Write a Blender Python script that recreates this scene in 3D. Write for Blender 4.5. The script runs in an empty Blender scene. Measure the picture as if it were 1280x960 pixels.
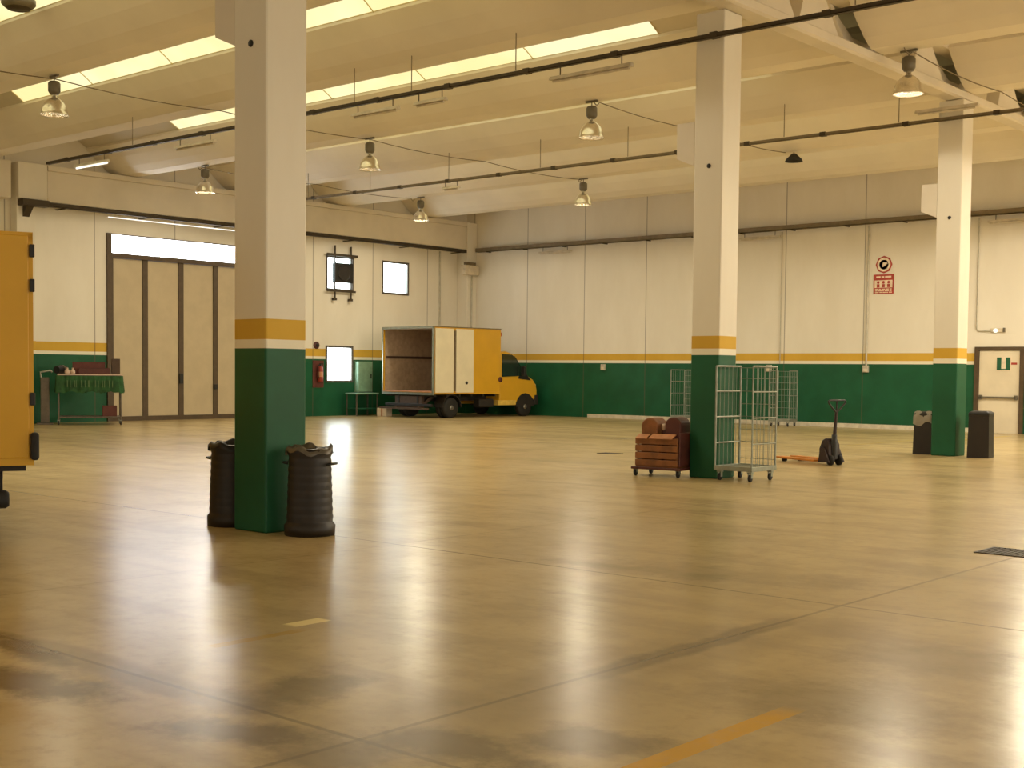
import bpy, bmesh, math, random
from mathutils import Vector, Matrix
random.seed(7)
sc = bpy.context.scene
COL = sc.collection
PI = math.pi
XL, YB, XR, YF = -35.4, 37.6, 11.0, -8.0      # inner faces of the left, back, right and front walls
ZB = 7.5                                       # underside of the roof beams

# ------------------------------------------------------------------ mesh builder
class MB:
    def __init__(s): s.v, s.f, s.sm = [], [], []
    def add(s, vs, fs, smooth=False):
        n = len(s.v); s.v += [tuple(v) for v in vs]
        for f in fs: s.f.append([i+n for i in f]); s.sm.append(smooth)
        return s
    def box(s, x0, y0, z0, x1, y1, z1):
        if x0 > x1: x0, x1 = x1, x0
        if y0 > y1: y0, y1 = y1, y0
        if z0 > z1: z0, z1 = z1, z0
        return s.add([(x0,y0,z0),(x1,y0,z0),(x1,y1,z0),(x0,y1,z0),(x0,y0,z1),(x1,y0,z1),(x1,y1,z1),(x0,y1,z1)],
              [(3,2,1,0),(4,5,6,7),(0,1,5,4),(1,2,6,5),(2,3,7,6),(3,0,4,7)])
    def cbox(s, c, d): 
        return s.box(c[0]-d[0]/2, c[1]-d[1]/2, c[2]-d[2]/2, c[0]+d[0]/2, c[1]+d[1]/2, c[2]+d[2]/2)
    def tube(s, pts, r, n=8, caps=True):
        pts = [Vector(p) for p in pts]; rings = []
        rr = r if isinstance(r, (list, tuple)) else [r]*len(pts)
        up = None
        for i, p in enumerate(pts):
            t = (pts[min(i+1, len(pts)-1)] - pts[max(i-1, 0)]).normalized()
            if up is None:
                up = Vector((0,0,1)) if abs(t.z) < .9 else Vector((1,0,0))
            a = t.cross(up).normalized(); b = a.cross(t).normalized(); up = b
            rings.append([p + (a*math.cos(2*PI*k/n) + b*math.sin(2*PI*k/n))*rr[i] for k in range(n)])
        vs = [q for R in rings for q in R]; fs = []
        for i in range(len(rings)-1):
            for k in range(n):
                fs.append((i*n+k, i*n+(k+1)%n, (i+1)*n+(k+1)%n, (i+1)*n+k))
        s.add(vs, fs, True)
        if caps:
            s.add(rings[0], [tuple(range(n))[::-1]]); s.add(rings[-1], [tuple(range(n))])
        return s
    def bar(s, p, q, w, h):
        p, q = Vector(p), Vector(q); t = (q-p).normalized()
        up = Vector((0,0,1)) if abs(t.z) < .95 else Vector((0,1,0))
        a = t.cross(up).normalized()*(w/2); b = a.normalized().cross(t)*(h/2)
        vs = [p-a-b, p+a-b, p+a+b, p-a+b, q-a-b, q+a-b, q+a+b, q-a+b]
        return s.add(vs, [(3,2,1,0),(4,5,6,7),(0,1,5,4),(1,2,6,5),(2,3,7,6),(3,0,4,7)])
    def lathe(s, prof, n=24, c=(0,0,0), smooth=True, axis='z'):
        vs = []
        for r, z in prof:
            for k in range(n):
                a = 2*PI*k/n; x, y = r*math.cos(a), r*math.sin(a)
                v = (x, y, z) if axis == 'z' else ((z, x, y) if axis == 'x' else (x, z, y))
                vs.append((v[0]+c[0], v[1]+c[1], v[2]+c[2]))
        fs = []
        for i in range(len(prof)-1):
            for k in range(n):
                fs.append((i*n+k, i*n+(k+1)%n, (i+1)*n+(k+1)%n, (i+1)*n+k))
        s.add(vs, fs, smooth)
        m = len(prof)-1
        if prof[0][0] > 1e-4: s.add(vs[:n], [tuple(range(n))[::-1]])
        if prof[-1][0] > 1e-4: s.add(vs[m*n:], [tuple(range(n))])
        return s
    def prism(s, poly, a, b, axis='x', smooth=False):
        """poly in the two other axes (in xyz order), extruded along axis from a to b"""
        def P(u, v, w):
            return {'x': (w, u, v), 'y': (u, w, v), 'z': (u, v, w)}[axis]
        n = len(poly)
        vs = [P(u, v, a) for u, v in poly] + [P(u, v, b) for u, v in poly]
        fs = [tuple(range(n))[::-1], tuple(range(n, 2*n))] + [(i, (i+1)%n, n+(i+1)%n, n+i) for i in range(n)]
        return s.add(vs, fs, smooth)
    def quad(s, *p): return s.add(p, [tuple(range(len(p)))])

def obj(name, mb, mat, parent=None, bevel=0, seg=2, fixn=True):
    me = bpy.data.meshes.new(name)
    me.from_pydata(mb.v, [], mb.f)
    for p, sm in zip(me.polygons, mb.sm): p.use_smooth = sm
    if fixn:
        bm = bmesh.new(); bm.from_mesh(me); bmesh.ops.recalc_face_normals(bm, faces=bm.faces); bm.to_mesh(me); bm.free()
    me.materials.append(mat); me.update()
    o = bpy.data.objects.new(name, me); COL.objects.link(o)
    if parent: o.parent = parent
    if bevel:
        m = o.modifiers.new('bevel', 'BEVEL'); m.width = bevel; m.segments = seg; m.limit_method = 'ANGLE'; m.angle_limit = .6
    return o

def tag(o, label=None, cat=None, group=None, kind=None):
    if label: o['label'] = label
    if cat: o['category'] = cat
    if group: o['group'] = group
    if kind: o['kind'] = kind
    return o
def thing(name, label, cat, loc=(0,0,0), rz=0, group=None):
    o = bpy.data.objects.new(name, None); COL.objects.link(o)
    o.empty_display_size = .2; o.location = loc; o.rotation_euler = (0, 0, rz)
    return tag(o, label, cat, group)
def dup(root, label, loc=None, rz=None):
    bpy_children = [o for o in COL.objects if o.parent == root]
    r = root.copy(); COL.objects.link(r)
    if loc is not None: r.location = loc
    if rz is not None: r.rotation_euler = (0, 0, rz)
    r['label'] = label
    for ch in bpy_children:
        c = ch.copy(); COL.objects.link(c); c.parent = r
        for g in [o for o in COL.objects if o.parent == ch]:
            d = g.copy(); COL.objects.link(d); d.parent = c
    return r

# ------------------------------------------------------------------ materials
class NT:
    def __init__(s, name):
        s.m = bpy.data.materials.new(name); s.m.use_nodes = True
        s.t = s.m.node_tree; s.t.nodes.clear()
        s.out = s.t.nodes.new('ShaderNodeOutputMaterial')
        s.tc = None
    def n(s, typ, **kw):
        x = s.t.nodes.new(typ)
        for k, v in kw.items(): setattr(x, k, v)
        return x
    def put(s, sock, v):
        if isinstance(v, bpy.types.NodeSocket): s.t.links.new(v, sock)
        elif isinstance(v, (tuple, list)): sock.default_value = tuple(v) + ((1,) if len(sock.default_value) == 4 and len(v) == 3 else ())
        else: sock.default_value = v
    def co(s):
        if not s.tc: s.tc = s.n('ShaderNodeTexCoord')
        return s.tc.outputs['Object']
    def xyz(s):
        x = s.n('ShaderNodeSeparateXYZ'); s.put(x.inputs[0], s.co()); return x.outputs
    def m_(s, op, a, b=0.0, c=None):
        x = s.n('ShaderNodeMath', operation=op); s.put(x.inputs[0], a); s.put(x.inputs[1], b)
        if c is not None: s.put(x.inputs[2], c)
        return x.outputs[0]
    def step(s, v, lo, hi):   # smooth 0..1
        x = s.n('ShaderNodeMapRange', interpolation_type='SMOOTHSTEP'); s.put(x.inputs[0], v); s.put(x.inputs[1], lo); s.put(x.inputs[2], hi); return x.outputs[0]
    def band(s, v, lo, hi):
        return s.m_('MULTIPLY', s.m_('GREATER_THAN', v, lo), s.m_('LESS_THAN', v, hi))
    def mix(s, f, a, b):
        x = s.n('ShaderNodeMix', data_type='RGBA'); s.put(x.inputs[0], f); s.put(x.inputs[6], a); s.put(x.inputs[7], b); return x.outputs[2]
    def noise(s, scale, detail=4, rough=.55, stretch=None, off=(0,0,0)):
        mp = s.n('ShaderNodeMapping'); s.put(mp.inputs[0], s.co()); mp.inputs[1].default_value = off
        if stretch: mp.inputs[3].default_value = stretch
        x = s.n('ShaderNodeTexNoise'); s.put(x.inputs['Vector'], mp.outputs[0]); x.inputs['Scale'].default_value = scale
        x.inputs['Detail'].default_value = detail; x.inputs['Roughness'].default_value = rough
        return x.outputs[0]
    def bsdf(s, col, rough=.6, metal=0, spec=.5, bump=None, bstr=.1, bdist=.02):
        b = s.n('ShaderNodeBsdfPrincipled')
        s.put(b.inputs['Base Color'], col); s.put(b.inputs['Roughness'], rough); s.put(b.inputs['Metallic'], metal)
        b.inputs['Specular IOR Level'].default_value = spec
        if bump is not None:
            k = s.n('ShaderNodeBump'); k.inputs['Strength'].default_value = bstr; k.inputs['Distance'].default_value = bdist
            s.put(k.inputs['Height'], bump); s.t.links.new(k.outputs[0], b.inputs['Normal'])
        return b.outputs[0]
    def done(s, sh): s.t.links.new(sh, s.out.inputs[0]); return s.m

def plain(name, col, rough=.6, metal=0, var=.12, scale=6, spec=.5):
    N = NT(name)
    d = tuple(c*(1-var) for c in col); l = tuple(min(1, c*(1+var)) for c in col)
    nz = N.noise(scale, 4)
    c = N.mix(N.step(nz, .3, .7), d, l)
    return N.done(N.bsdf(c, rough, metal, spec))

def emit(name, col, strength, var=0, scale=.6, col2=None):
    N = NT(name)
    e = N.n('ShaderNodeEmission')
    if col2: N.put(e.inputs[0], N.mix(N.step(N.noise(scale, 3), .35, .65), col, col2))
    else: N.put(e.inputs[0], col)
    if var:
        N.put(e.inputs[1], N.m_('MULTIPLY', N.m_('ADD', N.m_('MULTIPLY', N.noise(scale, 3), 2*var), 1-var), strength))
    else: e.inputs[1].default_value = strength
    return N.done(e.outputs[0])

GREEN, YELLOW, CREAM, WHITE = (.012, .110, .036), (.68, .43, .06), (.82, .77, .62), (.82, .78, .68)

def painted(name, zg, zw, zy, joints=None, base=None):
    """white emulsion with a green dado, a thin white line and a yellow stripe painted round it"""
    N = NT(name); x, y, z = N.xyz()
    dirt = N.noise(.9, 5, .6, (1, 1, .35))
    wall = N.mix(N.step(dirt, .3, .75), (WHITE[0]*.93, WHITE[1]*.92, WHITE[2]*.9), WHITE)
    grn = N.mix(N.step(N.noise(1.3, 4), .3, .7), (.006, .080, .032), (.008, .104, .044))
    c = wall
    c = N.mix(N.m_('LESS_THAN', z, zy), c, N.mix(N.step(dirt, .2, .8), (.60, .36, .04), YELLOW))
    c = N.mix(N.m_('LESS_THAN', z, zw), c, CREAM)
    c = N.mix(N.m_('LESS_THAN', z, zg), c, grn)
    if joints:
        ax, off, sp = joints
        v = (x, y)[ax]
        u = N.m_('ABSOLUTE', N.m_('SUBTRACT', N.m_('MODULO', N.m_('ADD', N.m_('SUBTRACT', v, off), sp*40.5), sp), sp/2))
        ln = N.m_('LESS_THAN', u, .018)
        c = N.mix(N.m_('MULTIPLY', ln, .55), c, (.10, .075, .045))
    return N.done(N.bsdf(c, N.mix(N.m_('LESS_THAN', z, zw), (.75,)*3, (.5,)*3), 0, .35))

M = {}
M['wall_back'] = painted('wall_back_paint', 2.0, 2.1, 2.34, (0, -32.2, 2.77))
M['wall_left'] = painted('wall_left_paint', 2.03, 2.13, 2.4, (1, 29.7, 2.85))
M['pillar'] = painted('near_pillar_paint', 1.86, 1.95, 2.155)
M['pillar_mid'] = painted('middle_pillar_paint', 1.945, 2.045, 2.245)
M['pillar_far'] = painted('far_pillar_paint', 1.91, 2.01, 2.23)
M['concrete'] = plain('white_painted_concrete', (.72, .66, .55), .8, 0, .06, .8)
M['beam'] = plain('roof_beam_concrete', (.80, .74, .62), .85, 0, .05, .5)
M['deck'] = plain('roof_deck', (.62, .57, .47), .85, 0, .06, .5)
M['skylight'] = emit('skylight_glazing', (1.0, .83, .38), .70, .05, .3, (1.0, .89, .52))
M['transom'] = emit('transom_daylight', (.90, .93, 1.0), 12.0)
M['pane'] = emit('window_daylight', (.95, .99, 1.0), 6.0, 0, 1.2, (.72, .88, .88))
M['bigpane'] = emit('open_bay_daylight', (1.0, .90, .72), 2.6)
M['dimpane'] = emit('unseen_fill_panes', (1.0, .88, .68), 1.0)  # weak glow added on out-of-view panes to fill the hall
M['slit'] = emit('slit_daylight', (1.0, .93, .80), .9)
M['frame'] = plain('dark_window_frame', (.10, .085, .07), .5)
M['leaf'] = plain('door_leaf_cream', (.52, .43, .28), .55, 0, .05, 2)
M['post'] = plain('brown_door_post', (.085, .055, .028), .5)
M['white_door'] = plain('white_door_paint', (.74, .66, .50), .5, 0, .05, 2)
M['tray'] = plain('dark_cable_tray', (.065, .048, .028), .55, .3)
M['greytray'] = plain('brown_cable_tray', (.20, .155, .09), .55, .2)
M['steel'] = plain('galvanised_steel', (.30, .32, .27), .4, .6)
M['alum'] = plain('spun_aluminium', (.78, .72, .60), .24, .8)
M['housing'] = plain('lamp_housing', (.16, .14, .10), .45, .3)
M['batten'] = plain('batten_housing', (.62, .56, .45), .5)
M['diff'] = emit('fluorescent_tube_glow', (1.0, .93, .75), 1.1)
M['black'] = plain('black_plastic', (.012, .011, .010), .5)
M['rubber'] = plain('black_rubber', (.014, .013, .012), .7)
M['bin'] = plain('brown_black_plastic', (.014, .009, .006), .5)
M['bag'] = plain('bin_liner', (.30, .27, .21), .35)
M['darkbag'] = plain('grey_bin_liner', (.10, .085, .06), .4)
M['yellow'] = plain('truck_yellow', (.68, .38, .022), .38, 0, .04, 1.5)
M['bars'] = plain('skylight_bars', (.70, .60, .30), .6)
M['hivis'] = plain('cream_yellow', (.72, .50, .10), .4)
M['truckwhite'] = plain('truck_white', (.80, .73, .54), .4, 0, .04, 2)
M['lining'] = plain('plywood_lining', (.46, .35, .25), .6)
M['chassis'] = plain('black_chassis', (.018, .014, .012), .6)
M['rust'] = plain('brown_underframe', (.075, .045, .03), .7)
M['glass'] = plain('dark_cab_glass', (.015, .03, .022), .08, 0, .05, 3, .8)
M['hub'] = plain('wheel_hub', (.20, .19, .17), .4, .6)
M['amber'] = plain('amber_red_lamp', (.42, .06, .02), .3)
M['headlamp'] = plain('headlamp', (.65, .62, .52), .15)
M['red'] = plain('sign_red', (.40, .045, .03), .5)
M['redpaint'] = plain('red_paint', (.30, .035, .02), .45)
M['signwhite'] = plain('sign_white', (.80, .68, .52), .5)
M['signgreen'] = plain('sign_green', (.01, .10, .045), .5)
M['crate'] = plain('rust_brown_plastic', (.21, .078, .022), .5, 0, .25, 5)
M['maroon'] = plain('maroon_brown', (.085, .020, .015), .5)
M['kraft'] = plain('salmon_card', (.52, .24, .115), .6)
M['orange'] = plain('orange_jack_paint', (.56, .20, .02), .45)
M['jackdark'] = plain('dark_red_jack', (.022, .008, .006), .5)
M['cloth'] = plain('green_canvas', (.020, .085, .022), .8, 0, .35, 4)
M['clothmark'] = plain('pale_cloth_print', (.10, .17, .07), .8)
M['greymetal'] = plain('grey_brown_metal', (.14, .115, .09), .5, .3)
M['box_grey'] = plain('off_white_box', (.66, .58, .44), .5)
M['palegreen'] = plain('pale_green_laminate', (.20, .33, .22), .4)
M['pinkcard'] = plain('pinkish_parcel', (.66, .50, .40), .6)
M['plug'] = plain('socket_grey', (.50, .47, .38), .5)
M['drain'] = plain('dark_iron', (.045, .033, .02), .6, .5)
M['redbox'] = plain('dark_red_box', (.12, .03, .02), .6)
M['skirt'] = plain('pale_skirting', (.62, .57, .46), .6)

def floor_material():
    N = NT('polished_concrete_floor'); x, y, z = N.xyz()
    big = N.noise(.22, 5, .6); mid = N.noise(1.1, 6, .65); fine = N.noise(7, 6, .7)
    c = N.mix(N.step(big, .33, .68), (.50, .380, .180), (.61, .480, .245))
    c = N.mix(N.m_('MULTIPLY', N.step(mid, .42, .72), .62), c, (.35, .26, .125))
    c = N.mix(N.m_('MULTIPLY', N.step(fine, .45, .75), .32), c, (.28, .205, .11))
    sw = N.noise(.8, 5, .6, (.35, 2.2, 1))
    c = N.mix(N.m_('MULTIPLY', N.step(sw, .47, .7), .42), c, (.30, .225, .125))
    # hairline joints between the slabs, with dirt gathered along them
    def line(v, at, w, amt, c, lo=None, hi=None, other=None, wob=.0):
        d = N.m_('ABSOLUTE', N.m_('SUBTRACT', N.m_('ADD', v, N.m_('MULTIPLY', N.m_('SUBTRACT', mid, .5), wob)), at))
        k = N.m_('SUBTRACT', 1, N.step(d, w*.45, w))
        if other is not None:
            k = N.m_('MULTIPLY', k, N.m_('MULTIPLY', N.step(other, lo-.5, lo+.4), N.m_('SUBTRACT', 1, N.step(other, hi-.4, hi+.5))))
        return N.mix(N.m_('MULTIPLY', k, amt), c, (.085, .055, .028))
    for at in (-18.05, -13.45, -8.85, -4.25, .35, 4.95): c = line(x, at, .022, .45 if at == -4.25 else .16, c)
    for at in (-.75, 3.84, 8.45, 13.05, 17.65, 22.25): c = line(y, at, .022, .5 if at < 9 else .12, c)
    c = line(x, -4.25, .14, .55, c, 5.6, 7.6, y, .25)
    c = line(x, -4.22, .45, .22, c, 4.3, 7.0, y, .5)
    c = line(x, -4.15, .9, .16, c, 3.6, 5.5, y, .9)
    c = line(y, 3.84, .20, .40, c, -7.5, -4.9, x, .3)
    # old oil and tyre stains
    def blot(cx, cy, rx, ry, rot, amt, c, col=(.105, .072, .036), seed=0):
        dx = N.m_('SUBTRACT', x, cx); dy = N.m_('SUBTRACT', y, cy); ca, sa = math.cos(rot), math.sin(rot)
        u = N.m_('DIVIDE', N.m_('ADD', N.m_('MULTIPLY', dx, ca), N.m_('MULTIPLY', dy, sa)), rx)
        v = N.m_('DIVIDE', N.m_('SUBTRACT', N.m_('MULTIPLY', dy, ca), N.m_('MULTIPLY', dx, sa)), ry)
        d = N.m_('SQRT', N.m_('ADD', N.m_('MULTIPLY', u, u), N.m_('MULTIPLY', v, v)))
        d = N.m_('ADD', d, N.m_('MULTIPLY', N.m_('SUBTRACT', N.noise(2.6, 8, .72, None, (seed, 0, 0)), .5), 2.0))
        return N.mix(N.m_('MULTIPLY', N.m_('SUBTRACT', 1, N.step(d, .35, 1.15)), amt), c, col)
    c = blot(-6.35, 3.35, .85, .26, .15, .85, c, seed=3)
    c = blot(-7.1, 3.75, .75, .14, -.1, .75, c, seed=5)
    c = blot(-5.15, 4.25, .35, .55, .3, .62, c, seed=9)
    c = blot(-4.75, 3.55, .55, .22, .5, .75, c, seed=12)
    c = blot(-3.9, 4.05, .55, .30, .2, .72, c, seed=17)
    c = blot(-3.35, 3.95, .30, .22, 0, .75, c, seed=21)
    c = blot(-3.45, 4.55, .42, .30, .4, .62, c, seed=52)
    c = blot(-4.15, 3.55, .35, .30, .7, .60, c, seed=57)
    c = blot(-3.0, 7.2, .8, .5, .2, .35, c, seed=25)
    c = blot(-5.9, 9.0, 1.8, .5, .3, .30, c, seed=29)
    c = blot(-8.5, 11.5, 2.5, .5, .2, .18, c, seed=33)
    c = blot(-3.0, 5.9, .8, .6, .2, .40, c, seed=37)
    c = blot(-6.2, 2.9, .9, .22, .2, .35, c, col=(.42, .25, .05), seed=41)
    c = blot(-14, 19, 3.5, .8, .3, .18, c, seed=44)
    c = blot(-20, 26, 6, 1.0, .4, .15, c, seed=48)
    # worn yellow bay lines
    def paint(at, w, lo, hi, amt, col, c, fade=.12, worn=.7):
        k = N.m_('MULTIPLY', N.band(x, at-w/2, at+w/2), N.m_('MULTIPLY', N.step(y, lo-.03, lo+.03), N.m_('SUBTRACT', 1, N.step(y, hi-fade, hi+fade))))
        k = N.m_('MULTIPLY', k, N.m_('SUBTRACT', 1, N.m_('MULTIPLY', N.step(N.noise(5, 5, .7), .48, .7), worn)))
        return N.mix(N.m_('MULTIPLY', k, amt), c, col)
    c = paint(-3.09, .125, 4.05, 5.60, 1.0, (.66, .36, .008), c, .12, .3)
    c = paint(-6.33, .09, 4.55, 5.2, .65, (.50, .29, .03), c)
    c = paint(-6.50, .13, 5.27, 5.56, 1.0, (.95, .80, .38), c, .02, .1)  # bright end of the line, its sheen put into the paint colour
    c = paint(-14.0, .10, 28, 35, .5, (.60, .42, .06), c)
    c = paint(-13.2, .22, 30.2, 36.2, .55, (.62, .44, .06), c)
    rg = N.m_('ADD', .225, N.m_('MULTIPLY', big, .045))
    bumpn = N.noise(1.4, 1.5, .4, (1, 1, 1))
    return N.done(N.bsdf(c, rg, 0, .34, bumpn, .25, .006))
M['floor'] = floor_material()

# ------------------------------------------------------------------ room shell
obj_floor = tag(obj('floor', MB().box(XL-.3, YF-.3, -.25, XR+.3, YB+.3, 0), M['floor']), kind='structure')

def wall_grid(mb, a0, a1, z0, z1, holes, place):
    """boxes covering a0..a1 x z0..z1 except the holes (a0,a1,z0,z1); place(a0,a1,z0,z1) adds one box"""
    A = sorted({a0, a1, *[h[0] for h in holes], *[h[1] for h in holes]})
    Z = sorted({z0, z1, *[h[2] for h in holes], *[h[3] for h in holes]})
    for i in range(len(A)-1):
        run = None
        for j in range(len(Z)-1):
            am, zm = (A[i]+A[i+1])/2, (Z[j]+Z[j+1])/2
            hit = any(h[0] < am < h[1] and h[2] < zm < h[3] for h in holes)
            if not hit:
                run = (run[0], Z[j+1]) if run else (Z[j], Z[j+1])
            if (hit or j == len(Z)-2) and run:
                place(A[i], A[i+1], run[0], run[1]); run = None

ZT = 9.3
DOORY = (21.55, 27.15); DOORH = 5.15; TRH = 5.76
W1 = (30.28, 31.58, 4.50, 5.74); W2 = (33.0, 34.38, 4.50, 5.74); W3 = (30.28, 31.58, 1.20, 2.52)
SLIT = (21.6, 27.1, 6.215, 6.275)
mb = MB()
wall_grid(mb, YF, YB+.3, 0, ZT, [(DOORY[0], DOORY[1], 0, TRH), W1, W2, W3, SLIT], lambda a, b, c, d: mb.box(XL-.3, a, c, XL, b, d))
tag(obj('wall_left', mb, M['wall_left']), kind='structure')
BD = (-14.72, -13.42, 2.46)
mb = MB()
wall_grid(mb, XL, XR, 0, ZT, [(BD[0], BD[1], 0, BD[2])], lambda a, b, c, d: mb.box(a, YB, c, b, YB+.3, d))
tag(obj('wall_back', mb, M['wall_back']), kind='structure')
RW = [(-5, 1, 1.2, 5.6), (4, 10, 0, 5.6), (13, 19, 1.2, 5.6), (22, 28, 1.2, 5.6), (30.5, 36.5, 1.2, 5.6)]
mb = MB()
wall_grid(mb, YF, YB+.3, 0, ZT, RW, lambda a, b, c, d: mb.box(XR, a, c, XR+.3, b, d))
tag(obj('wall_right', mb, M['wall_left']), kind='structure')
FW = [(-30, -24, 0.2, 5.4), (-20, -14, .2, 5.4), (-9, -3, .2, 5.4), (2, 8, .2, 5.4)]
mb = MB()
wall_grid(mb, XL-.3, XR+.3, 0, ZT, FW, lambda a, b, c, d: mb.box(a, YF-.3, c, b, YF, d))
tag(obj('wall_front', mb, M['wall_back']), kind='structure')
tag(obj('ceiling', MB().box(XL-.3, YF-.3, ZT, XR+.3, YB+.3, ZT+.2), M['deck']), kind='structure')
tag(obj('baseboard_back', MB().box(XL+6.2, YB-.03, 0, BD[0]-.12, YB, .13), M['skirt']), kind='structure')

def window(i, mb_frame, mb_pane, fm, pm):
    f = tag(obj('window_%d' % i, mb_frame, fm), kind='structure')
    obj('pane', mb_pane, pm, f); return f
def frame_x(X, r, t=.06, d=.08, mull=0):      # frame round a hole in a wall of constant x
    a0, a1, z0, z1 = r; m = MB()
    m.box(X-d, a0, z0, X+d*.5, a0+t, z1); m.box(X-d, a1-t, z0, X+d*.5, a1, z1)
    m.box(X-d, a0+t, z0, X+d*.5, a1-t, z0+t); m.box(X-d, a0+t, z1-t, X+d*.5, a1-t, z1)
    for k in range(mull):
        a = a0+(a1-a0)*(k+1)/(mull+1); m.box(X-d, a-t/2, z0+t, X+d*.5, a+t/2, z1-t)
    return m
wi = 1
for r, pm, d in ((W1, 'pane', 0), (W2, 'pane', 0), (W3, 'pane', 0)):
    window(wi, frame_x(XL-.02, r, .075, .10), MB().box(XL-.07, r[0]+.07, r[2]+.07, XL-.05, r[1]-.07, r[3]-.07), M['frame'], M[pm]); wi += 1
window(wi, frame_x(XL, SLIT, .012, .02), MB().box(XL-.04, SLIT[0]+.01, SLIT[2]+.01, XL-.03, SLIT[1]-.01, SLIT[3]-.01), M['concrete'], M['slit']); wi += 1
for r in RW:
    window(wi, frame_x(XR+.1, r, .1, .1, 2), MB().box(XR+.14, r[0]+.1, r[2]+.1, XR+.16, r[1]-.1, r[3]-.1), M['frame'], M['bigpane' if r[0] > 3 else 'dimpane']); wi += 1
for r in FW:
    a0, a1, z0, z1 = r; m = MB()
    for a in (a0, (2*a0+a1)/3, (a0+2*a1)/3, a1-.1): m.box(a, YF-.2, z0, a+.1, YF-.05, z1)
    m.box(a0, YF-.2, z0, a1, YF-.05, z0+.1); m.box(a0, YF-.2, z1-.1, a1, YF-.05, z1)
    window(wi, m, MB().box(a0+.05, YF-.16, z0+.05, a1-.05, YF-.14, z1-.05), M['frame'], M['dimpane']); wi += 1

# the tall folding door with its glazed transom
m = MB(); y0, y1 = DOORY
m.box(XL-.18, y0, 0, XL+.06, y0+.16, TRH); m.box(XL-.18, y1-.16, 0, XL+.06, y1, TRH)
m.box(XL-.18, y0+.16, DOORH-.12, XL+.05, y1-.16, DOORH+.02)
m.box(XL-.18, y0+.16, TRH-.03, XL+.02, y1-.16, TRH)
d1 = tag(obj('door_1', m, M['post']), kind='structure')
ys = [21.71, 22.93, 24.25, 25.58, 26.99]
for k in range(4):
    a, b = ys[k], ys[k+1]
    l = obj('door_leaf', MB().box(XL-.11, a+.09, .14, XL-.05, b-.09, DOORH-.13), M['leaf'], d1, .01)
    f = MB().box(XL-.13, a, .0, XL-.02, a+.09, DOORH-.12).box(XL-.13, b-.09, .0, XL-.02, b, DOORH-.12)
    f.box(XL-.13, a+.09, .0, XL-.02, b-.09, .14)
    obj('leaf_frame', f, M['post'], l)
    if k in (1, 2): obj('door_handle', MB().box(XL-.02, b-.10, 1.16 if k == 1 else .98, XL+.06, b+.03, 1.48 if k == 1 else 1.14), M['black'], l, .01)
obj('transom_pane', MB().box(XL-.10, y0+.17, DOORH+.021, XL-.08, y1-.165, TRH-.031), M['transom'], d1)
# white escape door in the back wall
m = MB(); a, b, h = BD
m.box(a-.07, YB-.06, 0, a+.05, YB+.1, h+.06); m.box(b-.05, YB-.06, 0, b+.07, YB+.1, h+.06); m.box(a+.05, YB-.06, h-.04, b-.05, YB+.1, h+.06)
d2 = tag(obj('door_2', m, M['post']), kind='structure')
l = obj('door_leaf', MB().box(a+.06, YB-.01, .0, b-.06, YB+.05, 1.03).box(a+.06, YB-.01, 1.05, b-.06, YB+.05, h-.05).box(a+.05, YB+.05, 0, b-.05, YB+.08, h-.04), M['white_door'], d2, .006)
obj('panic_bar', MB().box(a+.12, YB-.10, 1.02, b-.12, YB-.04, 1.07).box(a+.1, YB-.1, .98, a+.18, YB-.01, 1.11).box(b-.18, YB-.1, .98, b-.1, YB-.01, 1.11), M['housing'], l, .008)

# ------------------------------------------------------------------ roof beams and skylights
YS = [-3.45, .85, 5.15, 9.45, 13.75, 17.80, 22.35, 26.65, 30.95, 35.25]
TIPZ, HB = 8.18, .55
def beam_poly(yn):
    n0, n1 = yn-HB, yn; t0, t1 = yn-1.45, yn+1.08
    return [(n0, ZB), (n1, ZB), (n1+.30, ZB+.13), (n1+.70, ZB+.36), (t1, TIPZ), (t1, TIPZ+.10), (n1+.55, ZB+.48), (n1-.02, ZB+.25),
            (n0+.02, ZB+.25), (n0-.50, ZB+.48), (t0, TIPZ+.10), (t0, TIPZ), (n0-.58, ZB+.38), (n0-.26, ZB+.14)]
ordn = ['', '', '', 'first, nearest and highest in view,', 'second from the front', 'third from the front', 'fourth from the front', 'fifth from the front', 'sixth from the front', 'last, running close along the back wall,']
for i, yn in enumerate(YS):
    lab = 'wing-shaped white concrete roof beam over the left bay, ' + ordn[i] + (' ' if ordn[i].endswith(',') else ', ') + 'spanning to the girder' if i > 2 else 'white concrete roof beam over the left bay behind the viewpoint'
    tag(obj('roof_beam', MB().prism(beam_poly(yn), XL+.02, -10.98, 'x'), M['beam'], None), ('left bay winged concrete roof beam, ' + ordn[i].strip(',').replace(', ', ' ') ) if i > 2 else lab, 'roof beam', 'winged roof beams')
    lab2 = {6: 'right bay roof beam whose end shows through the girder opening above the right hanging lamp', 7: 'right bay roof beam meeting the girder just left of the far right column', 8: 'right bay roof beam high behind the far right column', 9: 'right bay roof beam closest to the back wall above the white door'}
    tag(obj('roof_beam', MB().prism(beam_poly(yn), -10.62, XR-.02, 'x'), M['beam'], None), lab2.get(i, 'white concrete roof beam over the right bay outside the view'), 'roof beam', 'winged roof beams')
def arch(y0, y1, x0, x1, t=.03, n=8, rise=.38, z=TIPZ+.08):
    top = [(y0+(y1-y0)*k/n, z+rise*math.sin(PI*k/n)) for k in range(n+1)]
    return MB().prism(top + [(u, v-t) for u, v in reversed(top)], x0, x1, 'x')
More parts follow.
